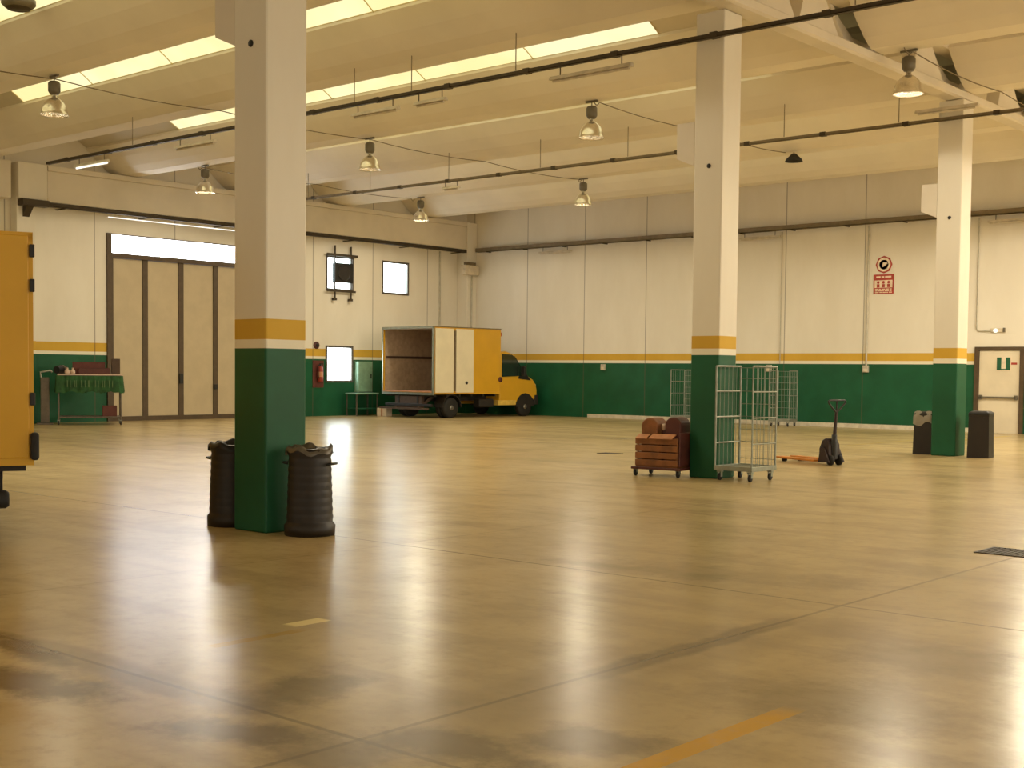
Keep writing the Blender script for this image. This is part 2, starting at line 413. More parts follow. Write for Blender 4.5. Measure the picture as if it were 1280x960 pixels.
for i in range(len(YS)-1):
    a, b = YS[i]+1.06, YS[i+1]-1.43
    vis = {3: 'first', 4: 'second', 5: 'third', 6: 'fourth', 7: 'fifth', 8: 'last'}
    for x0, x1, where in ((XL+.01, -30.6, 'at the left wall end'), (-14.6, -10.98, 'left of the girder'), (-10.62, XR-.01, 'over the right bay')):
        tag(obj('roof_cover', arch(a, b, x0, x1), M['deck']), 'opaque curved roof cover %s, %s gap between beams from the front' % (where, vis[i]) if i in vis else 'opaque curved roof cover behind the viewpoint', 'roof cover', 'curved roof covers')
    s = thing('skylight', {3: 'large bright skylight strip at the top left corner', 4: 'long pale yellow skylight strip passing behind the near column top', 5: 'long glowing skylight strip just above the dark cable tray',
              6: 'thin sliver of skylight showing as a bright line below the tray', 7: 'skylight strip hidden above the fifth roof beam', 8: 'skylight strip nearest the back wall, hidden by beams'}.get(i, 'skylight strip behind the viewpoint'), 'skylight', (0, 0, 0), 0, 'roof skylight strips')
    obj('glazing', arch(a, b, -30.6, -14.6), M['skylight'], s)
    fr = MB()
    fr.box(-30.6, a-.02, TIPZ+.06, -14.6, a+.03, TIPZ+.10).box(-30.6, b-.03, TIPZ+.06, -14.6, b+.02, TIPZ+.10)
    for k in range(0, 6):
        xx = -30.6+16*k/5; q = arch(a, b, xx-.008, xx+.008, .035); fr.add([(v[0], v[1], v[2]-.015) for v in q.v], q.f)
    obj('glazing_bars', fr, M['bars'], s)
tag(obj('roof_cover', MB().prism([(YS[-1]+1.05, TIPZ+.06), (YB, TIPZ+.06), (YB, TIPZ+.16), (YS[-1]+1.05, TIPZ+.16)], XL, XR, 'x'), M['deck']), 'flat roof strip between the last beam and the back wall', 'roof cover', 'curved roof covers')

# perimeter girder along the left wall
t = thing('edge_beam', 'deep white concrete edge beam running along the left wall over the folding door', 'beam', (XL+.25, 19, 6.42))
m = MB().box(-.24, 0.35, 0, .25, YB-19-.55, .90).box(-.24, .35, .90, .31, YB-19-.55, 1.06)
obj('beam_web', m, M['concrete'], t, .02)
tag(obj('edge_beam', MB().box(XL+.01, YF, 6.42, XL+.5, 18.25, 7.48), M['concrete'], None, .02), 'white concrete edge beam at the far left behind the yellow panel', 'beam')
t = thing('wall_pier', 'white concrete wall pier above the yellow truck at the far left', 'pier', (XL+.28, 18.75, 0))
obj('pier_shaft', MB().box(-.27, -.28, 0, .10, .28, 7.48).box(.10, -.30, 6.45, .26, .58, 7.48), M['wall_left'], t, .012)
obj('bracket', MB().prism([(.10, 6.25), (.42, 6.25), (.42, 6.43), (.10, 6.43)], -.25, .55, 'y').prism([(.10, 5.95), (.10, 6.25), (.38, 6.25)], -.1, .1, 'y'), M['tray'], t)
t = thing('wall_pier', 'white concrete corner pier where the left and back walls meet', 'pier', (XL+.28, YB-.28, 0))
obj('pier_shaft', MB().box(-.27, -.27, 0, .27, .27, 7.48), M['wall_left'], t, .012)

# the girder carried by the three columns
GX0, GX1 = -11.0, -10.60
t = thing('lattice_girder', 'white concrete openwork girder spanning over the column tops', 'girder', ((GX0+GX1)/2, 0, 7.17))
gw = (GX1-GX0)/2
obj('bottom_chord', MB().prism([(-gw+.05, .13), (gw-.05, .13), (gw, .16), (gw, .29), (gw-.04, .32), (-gw+.04, .32), (-gw, .29), (-gw, .16)], YF, YB, 'y'), M['concrete'], t)
obj('top_chord', MB().prism([(-.16, 1.00), (.16, 1.00), (.2, 1.06), (.2, 1.38), (-.2, 1.38), (-.2, 1.06)], YF, YB, 'y'), M['concrete'], t)
for i in range(len(YS)-1):
    yc = (YS[i]+YS[i+1])/2-.27
    p = [(yc-.55, .32), (yc+.85, .32), (yc+.22, 1.0), (yc-.30, 1.0)]
    obj('girder_post', MB().prism(p, -.14, .14, 'x'), M['concrete'], t)
sol = MB().prism([(16.3, .32), (19.1, .32), (18.55, 1.0), (16.3, 1.0)], -.15, .15, 'x')
obj('solid_end_panel', sol, M['concrete'], t)

# columns
CW = .52
pil_names = ['thick column in the left foreground with a dustbin on each side', 'middle column with roll cage and brown crate dolly at its foot', 'far right column flanked by two black bins']
PIL = [(-10.33, 8.06), (-10.86, 17.30), (-10.56, 25.90)]
for (px_, py_), nm, pm_ in zip(PIL, pil_names, ('pillar', 'pillar_mid', 'pillar_far')):
    t = thing('column', nm, 'column', (px_-CW/2, py_+CW/2, 0), 0, 'painted columns')
    h = CW/2
    obj('shaft', MB().box(-h, -h, 0, h, h, 7.29), M[pm_], t, .022, 2)
    obj('corbel', MB().prism([(-h, 4.92), (-h-.34, 5.06), (-h-.34, 5.62), (-h, 5.62)], -h+.01, h-.01, 'y'), M['concrete'], t, .01)
    obj('socket_hole', MB().lathe([(.0, 0), (.035, 0), (.035, .02), (.022, .025), (0, .012)], 14, (.02, -h-.012, 4.90), True, 'y'), M['black'], t)

# ------------------------------------------------------------------ hanging lamps and their wires
def hang_lamp(label, loc, dark=False):
    t = thing('high_bay_lamp', label, 'lamp', loc, 0, 'high bay lamps')
    obj('hook', MB().tube([(0, 0, .0), (0, 0, -.10)], .012, 8).box(-.16, -.02, -.015, .16, .02, .02), M['housing'], t)
    obj('ballast_box', MB().lathe([(0, -.09), (.09, -.10), (.12, -.14), (.12, -.30), (.085, -.36), (0, -.37)], 16), M['housing'], t)
    obj('neck', MB().lathe([(.05, -.36), (.05, -.42), (.085, -.44), (.085, -.47)], 16), M['alum'], t)
    prof = [(.085, -.44), (.13, -.47), (.19, -.53), (.235, -.61), (.255, -.70), (.262, -.755), (.275, -.765), (.272, -.775), (.250, -.76), (.245, -.70), (.222, -.61), (.18, -.54), (.12, -.48), (.085, -.455)]
    r = obj('reflector', MB().lathe(prof, 28), M['black'] if dark else M['alum'], t)
    obj('bulb', MB().lathe([(0, -.47), (.035, -.48), (.05, -.56), (.055, -.64), (.03, -.70), (0, -.715)], 12), M['headlamp'], t)
    return t
zl = ZB-.03
first = hang_lamp('hanging bell lamp at the far left below the long skylight', (-24.15, 13.55, zl))
for lab, l in (('hanging bell lamp just right of the near column', (-24.28, 22.20, zl)),
               ('largest hanging bell lamp in mid picture, left of the middle column', (-17.2, 22.15, zl)),
               ('small hanging bell lamp left of the near column above the edge beam', (-31.25, 22.20, zl)),
               ('small hanging bell lamp near the back wall under the fifth beam', (-24.2, 30.80, zl)),
               ('smallest hanging bell lamp, near the far corner of the hall', (-31.1, 30.75, zl)),
               ('hanging bell lamp in front of the openwork girder', (-10.10, 22.25, zl))):
    dup(first, lab, l)
t = thing('high_bay_lamp', 'dark shallow lamp under the beam between the middle and far columns', 'lamp', (-16.9, 30.4, zl), 0, 'high bay lamps')
obj('hook', MB().tube([(0, 0, 0), (0, 0, -.06)], .015, 8), M['housing'], t)
obj('reflector', MB().lathe([(0, -.04), (.07, -.05), (.10, -.09), (.20, -.18), (.235, -.25), (.215, -.245), (.18, -.19), (.08, -.11), (0, -.10)], 24), M['black'], t)
for lx in (-3.0, 4.0):  # fixtures added in the unseen bay so the fill spots have holders
    for ly in (22.25, 30.8):
        dup(first, 'added unseen bell lamp in the right bay, holder for a fill light', (lx, ly, zl))
FILL_W = 520.0
def lit(x, y, p=1.0):  # added spot to brighten the hall; the bells are taken as switched off
    l = bpy.data.lights.new('fill_spot', 'SPOT'); l.energy = FILL_W*p; l.color = (1.0, .885, .68)
    l.spot_size = math.radians(174); l.spot_blend = .12; l.shadow_soft_size = .22
    o = bpy.data.objects.new('fill_spot', l); COL.objects.link(o); o.location = (x, y, zl-.80)
dup(first, 'added bell lamp beside the girder, unseen holder for a fill light', (-10.10, 30.8, zl))  # this one and the next are added to carry spots
dup(first, 'added bell lamp hidden behind the near column to hold a fill light', (-17.2, 13.6, zl))
for x, y, p in ((-10.10, 22.25, .36), (-10.10, 30.8, 1.7), (-3.0, 22.25, .4), (-3.0, 30.8, 1.6), (4.0, 22.25, 1.6), (4.0, 30.8, 3.2), (-17.2, 13.6, .9), (-24.15, 13.55, .1),
                (-17.2, 22.15, .09), (-24.28, 22.20, .09), (-31.25, 22.20, .28), (-24.2, 30.80, .24), (-31.1, 30.75, .4)):
    lit(x, y, p)
for lab, x, y in (('dark round roof ventilator at the skylight in the top left corner', -22.35, 11.85), ('dark roof ventilator cut by the top left edge of the picture', -24.1, 11.85)):
    t = thing('roof_ventilator', lab, 'ventilator', (x, y, 8.12), 0, 'roof ventilators')
    obj('cowl', MB().lathe([(0, 0), (.24, .02), (.30, .08), (.30, .16), (.20, .22), (.12, .24), (.12, .46)], 22), M['housing'], t)
    obj('vent_grille', MB().lathe([(.22, .015), (.20, -.01), (0, -.015)], 22), M['tray'], t)
def wire(lab, X, ya, yb, z=ZB-.02, sag=.07):
    pts = []
    ks = sorted([y for y in YS if ya-.3 < y < yb+.3] + [ya, yb])
    for a, b in zip(ks[:-1], ks[1:]):
        if b-a < .1: continue
        for k in range(6):
            u = k/6; pts.append((X, a+(b-a)*u, z-sag*4*u*(1-u)))
    pts.append((X, ks[-1], z))
    tag(obj('lamp_wire', MB().tube(pts, .011, 6), M['greytray']), lab, 'wire', 'lamp supply wires')
wire('thin supply wire running between the lamps right of the near column', -24.4, 9.4, 30.8)
wire('thin supply wire leading back from the largest hanging lamp', -17.15, 22.15, 30.4)
wire('thin supply wire above the small lamps near the left wall', -31.6, 22.2, 30.8)
wire('thin supply wire sloping beside the openwork girder', -10.08, 22.0, 37.3)

# ------------------------------------------------------------------ cable trays with batten lamps
def cable_tray(lab, y, z, x0, x1, mat, drops, group='cable trays'):
    t = thing('cable_tray', lab, 'cable tray', (x0, y, z), 0, group)
    L = x1-x0
    obj('channel', MB().box(0, -.045, -.035, L, .045, -.025).box(0, -.045, -.035, L, -.037, .03).box(0, .037, -.035, L, .045, .03), M[mat], t)
    obj('cables', MB().tube([(0, 0, .0), (L, 0, .0)], .024, 8), M['tray'], t)
    for k in range(int(L/1.9)): obj('joint_box', MB().box(.9+k*1.9, -.055, -.045, 1.03+k*1.9, .055, .045), M['tray'], t)
    for d in drops: obj('hanger_rod', MB().tube([(d-x0, 0, .05), (d-x0, 0, ZB+.62-z)], .009, 6), M['greytray'], t)
    return t
def yb_of(y):  # nearest beam soffit above
    return ZB
cable_tray('dark cable tray crossing in front of the middle column top', 17.14, 6.86, -30.9, XR-.05, 'tray', [-27.0, -22.5, -19.2, -17.6, -15.0, -8.6])
cable_tray('thinner dark cable tray crossing in front of the far column top', 25.80, 6.90, -33.6, XR-.05, 'greytray', [-31.0, -28.2, -25.0, -21.7, -18.9, -14.6, -11.9])
# along the walls
t = thing('cable_tray', 'dark cable tray under the edge beam of the left wall', 'cable tray', (XL+.42, 18.9, 6.36), 0, 'cable trays')
L = YB-18.9-.3
obj('channel', MB().box(-.10, 0, -.06, .10, L, -.045).box(-.10, 0, -.06, -.09, L, .05).box(.09, 0, -.06, .10, L, .05), M['tray'], t)
obj('cables', MB().tube([(0, 0, 0), (0, L, 0)], .04, 8), M['tray'], t)
for k in range(7): obj('wall_arm', MB().bar((-.42, 1+2.8*k, -.075), (.1, 1+2.8*k, -.075), .05, .03), M['tray'], t)
t = thing('cable_tray', 'brown cable tray running along the back wall above the signs', 'cable tray', (XL+.7, YB-.16, 6.40), 0, 'cable trays')
L = XR-XL-.8
obj('channel', MB().box(0, -.09, -.07, L, .09, -.05).box(0, -.09, -.07, L, -.078, .08).box(0, .078, -.07, L, .09, .08), M['greytray'], t)
obj('cables', MB().tube([(0, 0, .02), (L, 0, .02)], .05, 8), M['tray'], t)
for k in range(17): obj('wall_arm', MB().bar((.6+1.9*k, .15, -.085), (.6+1.9*k, -.1, -.085), .05, .03), M['tray'], t)
def batten(lab, loc, L, axis='x', lit=False, hang=.12, g='batten lamps'):
    t = thing('batten_lamp', lab, 'strip lamp', loc, 0, g)
    hb = MB(); db = MB(); hk = MB()
    if axis == 'x':
        hb.prism([(-.06, 0), (.06, 0), (.035, .06), (-.035, .06)], -L/2, L/2, 'x'); db.tube([(-L/2+.05, 0, -.022), (L/2-.05, 0, -.022)], .022, 8)
        for s in (-1, 1): hk.tube([(s*L*.38, 0, .05), (s*L*.38, 0, .06+hang)], .01, 6)
    obj('lamp_body', hb, M['batten'], t); obj('tube_lamp', db, M['diff'] if lit else M['batten'], t); obj('hanger', hk, M['tray'], t)
for lab, x, L, z, lit in (('short lit strip lamp far left under the cable tray', -28.8, 1.5, 6.62, True), ('pale strip lamp left of the near column under the tray', -24.5, 1.5, 6.62, False),
                     ('small strip lamp under the tray to the right of the near column', -18.6, 1.3, 6.62, False), ('second small strip lamp under the tray right of the near column', -17.1, .8, 6.62, False), ('long grey strip lamp under the tray left of the middle column', -13.35, 1.7, 6.62, False)):
    batten(lab, (x, 17.14, z), L, 'x', lit, .16)
batten('strip lamp above the tray left of the far column top', (-10.75, 25.5, 7.02), 1.3, 'x', False, .0)
batten('tiny strip lamp below the far tray, right of the near column', (-24.9, 25.8, 6.68), .6, 'x', False, .14)
for lab, x, L in (('strip lamp under the back wall tray left of the middle column', -30.7, 1.55), ('strip lamp under the back wall tray right of the middle column', -22.0, 1.5), ('strip lamp under the back wall tray above the white door', -13.5, 1.9)):
    batten(lab, (x, YB-.18, 6.12), L, 'x', False, .15)

# ------------------------------------------------------------------ wall fittings
def conduit(lab, pts, r=.022):
    return tag(obj('conduit_pipe', MB().tube(pts, r, 8), M['plug']), lab, 'pipe', 'wall conduits')
conduit('conduit pipe dropping beside the red sign to the green dado', [(-18.22, YB-.03, 6.3), (-18.22, YB-.03, 1.95)], .03)
conduit('conduit pipe right of the far column leading to the emergency lamp', [(-14.76, YB-.03, 6.3), (-14.76, YB-.03, 3.05), (-14.70, YB-.03, 2.98), (-14.36, YB-.03, 2.98)], .022)
conduit('thin conduit right of the middle column over the roll cage', [(-21.25, YB-.03, 6.3), (-21.25, YB-.03, 2.0)], .014)
conduit('conduit pipe in the left wall corner beside the box', [(XL+.03, 36.05, 6.3), (XL+.03, 36.05, .4)], .035)
conduit('conduit pipe dropping from the corner electrical box', [(XL+.585, 37.28, 5.4), (XL+.585, 37.28, 2.4)], .03)
for lab, x in (('grey wall socket on the dado right of the truck', -28.48), ('grey wall socket on the dado behind the roll cage', -21.64), ('grey wall socket under the conduit behind the pallet jack', -18.22)):
    t = thing('wall_socket', lab, 'socket', (x, YB, 1.74), 0, 'dado wall sockets')
    obj('box', MB().box(-.09, -.10, 0, .09, -.002, .22), M['plug'], t, .012)
    obj('flap', MB().box(-.06, -.135, .02, .06, -.10, .12), M['box_grey'], t, .01)
t = thing('emergency_lamp', 'small white emergency lamp above the white door', 'lamp', (-14.13, YB, 2.94))
obj('base', MB().box(-.22, -.06, 0, .22, -.002, .12), M['box_grey'], t, .015)
obj('lens', MB().lathe([(0, -.13), (.03, -.125), (.055, -.10), (.06, -.06)], 16, (-.06, 0, .05), True, 'y'), M['diff'], t)
obj('end_cap', MB().box(.16, -.10, .0, .23, -.06, .13), M['housing'], t, .01)
t = thing('electrical_box', 'off-white electrical box high on the corner pier', 'electrical box', (XL+.56, 37.1, 5.42))
obj('case', MB().box(0, -.42, 0, .22, .38, .38), M['box_grey'], t, .015)
obj('lid', MB().box(.22, -.40, .02, .24, .36, .36), M['box_grey'], t, .01)
obj('cable_gland', MB().box(.03, -.3, .38, .18, .25, .50), M['greytray'], t, .01)
# unit heater hung in front of the upper window
t = thing('window_fan', 'square dark extractor fan hung on rods across the upper left window', 'fan', (XL+.03, 30.96, 4.78))
obj('case', MB().box(.02, -.43, 0, .20, .43, .70), M['black'], t, .03)
obj('grille', MB().lathe([(.30, .20), (.30, .225), (.27, .23), (.24, .205)], 28, (0, 0, .35), True, 'x'), M['chassis'], t)
for s in (-.36, .40):
    obj('hanging_rod', MB().bar((.10, s, -.62), (.10, s, 1.32), .045, .045).box(.0, s-.06, -.64, .14, s+.06, -.56), M['tray'], t)
obj('cross_rail', MB().bar((.12, -.75, .98), (.12, .70, .98), .05, .09).bar((.12, -.75, -.30), (.12, .60, -.30), .05, .07), M['tray'], t)
# hose reel / extinguisher
t = thing('fire_extinguisher', 'red fire extinguisher on the green wall left of the low window', 'fire extinguisher', (XL+.14, 29.93, 1.22))
obj('cylinder', MB().lathe([(0, 0), (.085, 0), (.10, .03), (.10, .46), (.075, .54), (.03, .57), (0, .57)], 18), M['redpaint'], t)
obj('valve', MB().lathe([(.028, .57), (.028, .64), (0, .64)], 10).box(-.02, -.02, .62, .02, .12, .66), M['black'], t)
obj('hose', MB().tube([(0, -.03, .62), (.03, -.13, .55), (.05, -.14, .35), (.05, -.12, .12)], .016, 8), M['rubber'], t)
obj('label', MB().lathe([(.102, .18), (.102, .36)], 18), M['kraft'], t)
tag(obj('backing_board', MB().box(XL+.002, 29.68, 1.02, XL+.03, 30.18, 1.98), M['redbox'], None, .01), 'dark red backing board behind the fire extinguisher', 'board')
t = thing('alarm_button', 'small round dark alarm button above the fire extinguisher', 'alarm button', (XL, 29.85, 2.52))
obj('plate', MB().lathe([(.13, .002), (.13, .03), (.10, .05), (0, .05)], 20, (0, 0, 0), True, 'x'), M['maroon'], t)
obj('push_knob', MB().lathe([(.06, .05), (.06, .08), (0, .085)], 16, (0, 0, 0), True, 'x'), M['black'], t)
# red and white safety sign
t = thing('wall_sign', 'red and white safety sign with a round emblem on the back wall', 'sign', (-17.71, YB, 4.17))
obj('board', MB().box(-.33, -.02, .0, .33, -.003, .60), M['red'], t)
g = MB().box(-.29, -.024, .19, .29, -.0201, .42)
obj('white_band', g, M['signwhite'], t)
g = MB()
for k in range(3): g.lathe([(.045, -.028), (.045, -.0242), (0, -.0242)], 12, (-.17+.17*k, 0, .355), False, 'y').box(-.215+.17*k, -.028, .20, -.125+.17*k, -.0242, .30)
obj('pictograms', g, M['red'], t)
g = MB()
for r, z in enumerate((.145, .095, .045)):
    x = -.27
    for w in ((.10, .06, .12, .09, .07), (.07, .12, .05, .14, .06), (.12, .08, .10, .05, .1))[r]:
        g.box(x, -.024, z-.014, x+w, -.0201, z+.014); x += w+.025
x = -.24
for w in (.14, .09, .2): g.box(x, -.024, .495, x+w, -.0201, .545); x += w+.03
obj('text_lines', g, M['signwhite'], t)
obj('emblem_disc', MB().lathe([(.27, -.003), (.27, -.02), (0, -.02)], 8, (0, 0, .90), False, 'y'), M['red'], t)
obj('emblem_ring', MB().lathe([(.215, -.0201), (.215, -.025), (.150, -.025), (.150, -.0201)], 28, (0, 0, .90), False, 'y').bar((-.05, -.024, .85), (.11, -.024, .95), .008, .05), M['signwhite'], t)
obj('emblem_dot', MB().lathe([(.06, -.0201), (.06, -.026), (0, -.026)], 16, (.01, 0, .91), False, 'y'), M['signwhite'], t)
# exit sign on the white door: dark green plates with a pale arrow between
t = thing('exit_sign', 'green and white escape sign on the white door', 'sign', (-13.94, YB-.012, 1.82))
obj('plate', MB().box(-.21, -.012, 0, .21, -.001, .40), M['signwhite'], t)
g = MB().box(-.20, -.016, .02, -.07, -.0121, .39).box(.06, -.016, .02, .19, -.0121, .39).box(-.07, -.016, .02, .06, -.0121, .06)
obj('green_field', g, M['signgreen'], t)
g = MB().prism([(-.005, .09), (.05, .17), (.02, .17), (.02, .36), (-.03, .36), (-.03, .17), (-.06, .17)], -.017, -.0165, 'y')
obj('arrow', g, M['signwhite'], t)
tag(obj('door_notice', MB().box(-13.73, YB-.016, 2.0, -13.56, YB-.0105, 2.06), M['red']), 'tiny red strip notice beside the escape sign', 'notice')

# ------------------------------------------------------------------ trucks
def wheel(t, x, y, r=.36, w=.22, dual=False):
    def one(xx, nm='wheel'):
        o = obj(nm, MB().lathe([(r*.55, -w/2), (r*.92, -w/2), (r, -w/2+.04), (r, w/2-.04), (r*.92, w/2), (r*.55, w/2)], 26, (xx, y, r), True, 'x'), M['rubber'], t)
        s = 1 if xx > 0 else -1
        obj('hub', MB().lathe([(r*.56, -s*.0), (r*.56, s*(w/2-.03)), (r*.30, s*(w/2-.05)), (r*.22, s*(w/2+.02)), (0, s*(w/2+.02))], 20, (xx, y, r), True, 'x'), M['hub'], o)
    one(x)
    if dual: one(x-(.25 if x > 0 else -.25))
def truck(name, lab, loc, rz, L, W, z0, z1, opened):
    ax_ = .98 if opened else 1.75; ins = .20 if opened else .34; ubw = .12 if opened else .36
    t = thing(name, lab, 'truck', loc, rz)
    h = W/2
    # chassis and underbody
    c = MB()
    for s in (-1, 1): c.box(s*.45-.05, .15, z0-.30, s*.45+.05, L+1.9, z0-.12)
    for k in range(5): c.box(-.45, .3+k*.75, z0-.28, .45, .4+k*.75, z0-.15)
    for k in range(6): c.box(-h+.05, .12+k*(L-.4)/5, z0-.13, h-.05, .2+k*(L-.4)/5, z0-.04)
    obj('chassis', c, M['chassis'], t)
    obj('underrun_bar', MB().box(-h+ubw, .02, .40, h-ubw, .12, .50).box(-.55, .03, .5, -.45, .12, z0-.1).box(.45, .03, .5, .55, .12, z0-.1), M['chassis'], t, .01)
    tk = .05
    shell = MB().box(-h, 0, z0-.04, h, L, z0+.04).box(-h, 0, z1-tk, h, L, z1).box(-h, L-tk, z0+.04, h, L, z1-tk)
    shell.box(-h, 0, z0+.04, -h+tk, L-tk, z1-tk).box(h-tk, 0, z0+.04, h, L-tk, z1-tk)
    body = obj('cargo_box', shell, M['yellow'], t, .012)
    ed = MB()
    for s in (-1, 1):
        ed.box(s*h-.035*s, -.02, z0, s*h+.012*s, .06, z1)
    ed.box(-h-.012, -.02, z1-.07, h+.012, .06, z1+.012).box(-h-.012, -.02, z0-.07, h+.012, .06, z0+.01)
    obj('rear_frame', ed, M['steel'] if opened else M['yellow'], body)
    tr = MB().box(-h-.008, .02, z1-.02, -h+.03, L+.008, z1+.014).box(h-.03, .02, z1-.02, h+.008, L+.008, z1+.014).box(-h, L-.03, z1-.02, h, L+.01, z1+.014)
    obj('roof_trim', tr, M['greytray'], body)
    if opened:
        ln = MB().box(-h+tk, .06, z0+.041, h-tk, L-tk-.01, z0+.055).box(-h+tk+.001, .06, z0+.055, -h+tk+.012, L-tk-.01, z1-tk-.002)
        ln.box(h-tk-.012, .06, z0+.055, h-tk-.001, L-tk-.01, z1-tk-.002).box(-h+tk+.012, L-tk-.022, z0+.055, h-tk-.012, L-tk-.01, z1-tk-.002).box(-h+tk, .06, z1-tk-.012, h-tk, L-tk, z1-tk-.001)
        obj('lining', ln, M['lining'], body)
        rl = MB()
        zz = z0+(z1-z0)*.52
        rl.box(-h+tk+.012, .1, zz, -h+tk+.04, L-.1, zz+.09).box(h-tk-.04, .1, zz, h-tk-.012, L-.1, zz+.09).box(-h+tk+.04, L-tk-.05, zz, h-tk-.04, L-tk-.022, zz+.09)
        obj('load_rail', rl, M['rust'], body)
        obj('sill_plate', MB().box(-h+tk, -.04, z0+.03, h-tk, .14, z0+.07), M['kraft'], body)
        for s in (-1, 1):
            for y0, y1, lt in ((.08, .94, 0), (1.06, 1.92, 1)):
                p = obj('rear_door_panel', MB().box(s*(h+.015), y0, z0+.01, s*(h+.055), y1, z1-.06), M['truckwhite'], t, .012)
                if lt: obj('latch', MB().lathe([(.055, s*.0), (.055, s*.03), (.03, s*.05), (0, s*.05)], 14, (s*(h+.055), y1-.36, z0+.36), True, 'x'), M['black'], p)
            obj('door_hinge_strip', MB().box(s*(h+.006), .98, z0+.06, s*(h+.05), 1.06, z1-.12), M['greytray'], t)
        # folded tail lift below the sill
        tl = MB().box(-h+.1, -.25, .30, h-.2, .0, .36).bar((-.6, .0, .33), (-.6, .6, z0-.15), .07, .1).bar((.6, .0, .33), (.6, .6, z0-.15), .07, .1).box(-.7, .05, .36, .7, .16, z0-.12)
        obj('tail_lift', tl, M['rust'], t)
    else:
        for s in (-1, 1):
            p = obj('rear_door_panel', MB().box(s*.01, -.035, z0+.0, s*(h-.03), .0, z1-.02), M['yellow'], t, .008)
            for zz in (z0+.55, z1-.48, z1-.16):
                obj('hinge', MB().box(s*(h-.02), -.05, zz-.06, s*(h+.025), .0, zz+.06), M['black'], p, .008)
            obj('lock_rod', MB().tube([(s*.16, -.06, z0+.05), (s*.16, -.06, z1-.08)], .016, 8), M['steel'], p)
            obj('buffer', MB().box(s*(h-.02), -.09, z0-.02, s*(h+.055), .06, z0+.24), M['rubber'], t, .03, 3)
            obj('bar_end_roller', MB().lathe([(0, -.1), (.065, -.1), (.085, -.07), (.085, .07), (.065, .1), (0, .1)], 16, (s*(h-.31), -.02, .42), True, 'x'), M['rubber'], t)
            obj('tail_lamp', MB().box(s*(h-.85), -.02, .55, s*(h-.60), .03, .67), M['amber'], t, .01)
    # cab
    yb = L+.08; cw = h-.12; zs = .48
    prof = [(yb, zs), (yb+1.18, zs), (yb+1.22, .60), (yb+1.92, .62), (yb+2.02, .70), (yb+2.02, .98), (yb+1.96, 1.18), (yb+1.80, 1.36), (yb+1.38, 1.56),
            (yb+.82, 2.20), (yb+.66, 2.32), (yb+.30, 2.40), (yb+.05, 2.36), (yb, 2.25)]
    cab = obj('cab', MB().prism(prof, -cw, cw, 'x'), M['yellow'], t, .05, 3)
    ws = MB()
    n = Vector((0, .64, .56)).normalized()*.055
    a, b = Vector((0, yb+1.36, 1.60)), Vector((0, yb+.84, 2.19))
    ws.quad(*[(sx*cw*.93, p.y+n.y, p.z+n.z) for sx, p in ((-1, a), (1, a), (1, b), (-1, b))])
    ws.quad(*[(sx*cw*.93, p.y+n.y-.03, p.z+n.z-.03) for sx, p in ((-1, b), (1, b), (1, a), (-1, a))])
    obj('windscreen', ws, M['glass'], cab, 0, 2, False)
    for s in (-1, 1):
        w = MB().prism([(yb+.10, 1.46), (yb+1.36, 1.50), (yb+1.28, 1.64), (yb+.80, 2.18), (yb+.62, 2.28), (yb+.10, 2.30)], s*(cw-.01), s*(cw+.012), 'x')
        obj('side_window', w, M['glass'], cab)
        w = MB().prism([(yb+.95, 1.40), (yb+1.66, 1.33), (yb+1.40, 1.58), (yb+1.10, 1.58)], s*(cw-.01), s*(cw+.010), 'x')
        obj('dark_trim', w, M['black'], cab)
        obj('mirror', MB().box(s*(cw+.10), yb+1.02, 1.50, s*(cw+.28), yb+1.10, 1.86), M['black'], cab, .03, 3)
        obj('mirror_arm', MB().tube([(s*(cw-.02), yb+1.10, 1.62), (s*(cw+.14), yb+1.07, 1.66)], .018, 8), M['black'], cab)
        arch_ = MB(); yc = yb+1.36
        pts = [(yc+.50*math.cos(k*PI/10), .36+.50*math.sin(k*PI/10)) for k in range(11)]
        arch_.prism(pts, s*(cw-.25), s*(cw+.014), 'x')
        obj('wheel_arch', arch_, M['chassis'], cab)
        obj('headlamp', MB().box(s*(cw-.42), yb+1.93, 1.00, s*(cw-.05), yb+2.03, 1.20), M['headlamp'], cab, .04, 3)
        obj('side_step', MB().box(s*(cw-.22), L-.02, .42, s*(cw+.02), yb+.86, .60), M['hivis'], t, .02)
        obj('fuel_tank', MB().box(s*(h-.45), L-.95, .36, s*(h-.12), L-.2, .66), M['chassis'], t, .05, 3)
        obj('mudguard', MB().prism([(ax_+.46*math.cos(k*PI/10), .38+.46*math.sin(k*PI/10)) for k in range(11)] + [(ax_+.43*math.cos(k*PI/10), .38+.43*math.sin(k*PI/10)) for k in range(10, -1, -1)], s*(h-ins-.30), s*(h-ins+.15), 'x'), M['chassis'], t)
        wheel(t, s*(cw-.10), yc)
        wheel(t, s*(h-ins), ax_, .36, .22, True)
    obj('bumper', MB().box(-cw-.01, yb+1.86, .42, cw+.01, yb+2.10, .80), M['chassis'], cab, .04, 3)
    obj('grille', MB().box(-.5, yb+1.98, .90, .5, yb+2.035, 1.08), M['black'], cab, .01)
    obj('fuel_cap', MB().lathe([(.10, 0), (.10, .03), (.07, .045), (0, .045)], 18, (h-.01, L-.02, 1.36), True, 'x'), M['maroon'], t)
    obj('marker_lamp', MB().box(h-.16, L, z1-.26, h+.012, L+.03, z1-.12), M['amber'], t, .01)
    return t
TW, TL = 2.66, 3.35
def place(rr, rz, W): return (rr[0]-math.cos(rz)*W/2, rr[1]-math.sin(rz)*W/2, 0)
rz = math.radians(-2.5)
truck('box_truck', 'small yellow box truck with open rear parked in the far corner', place((-31.40, 31.70), rz, TW), rz, TL, TW, .88, 3.19, True)
rz = math.radians(66)
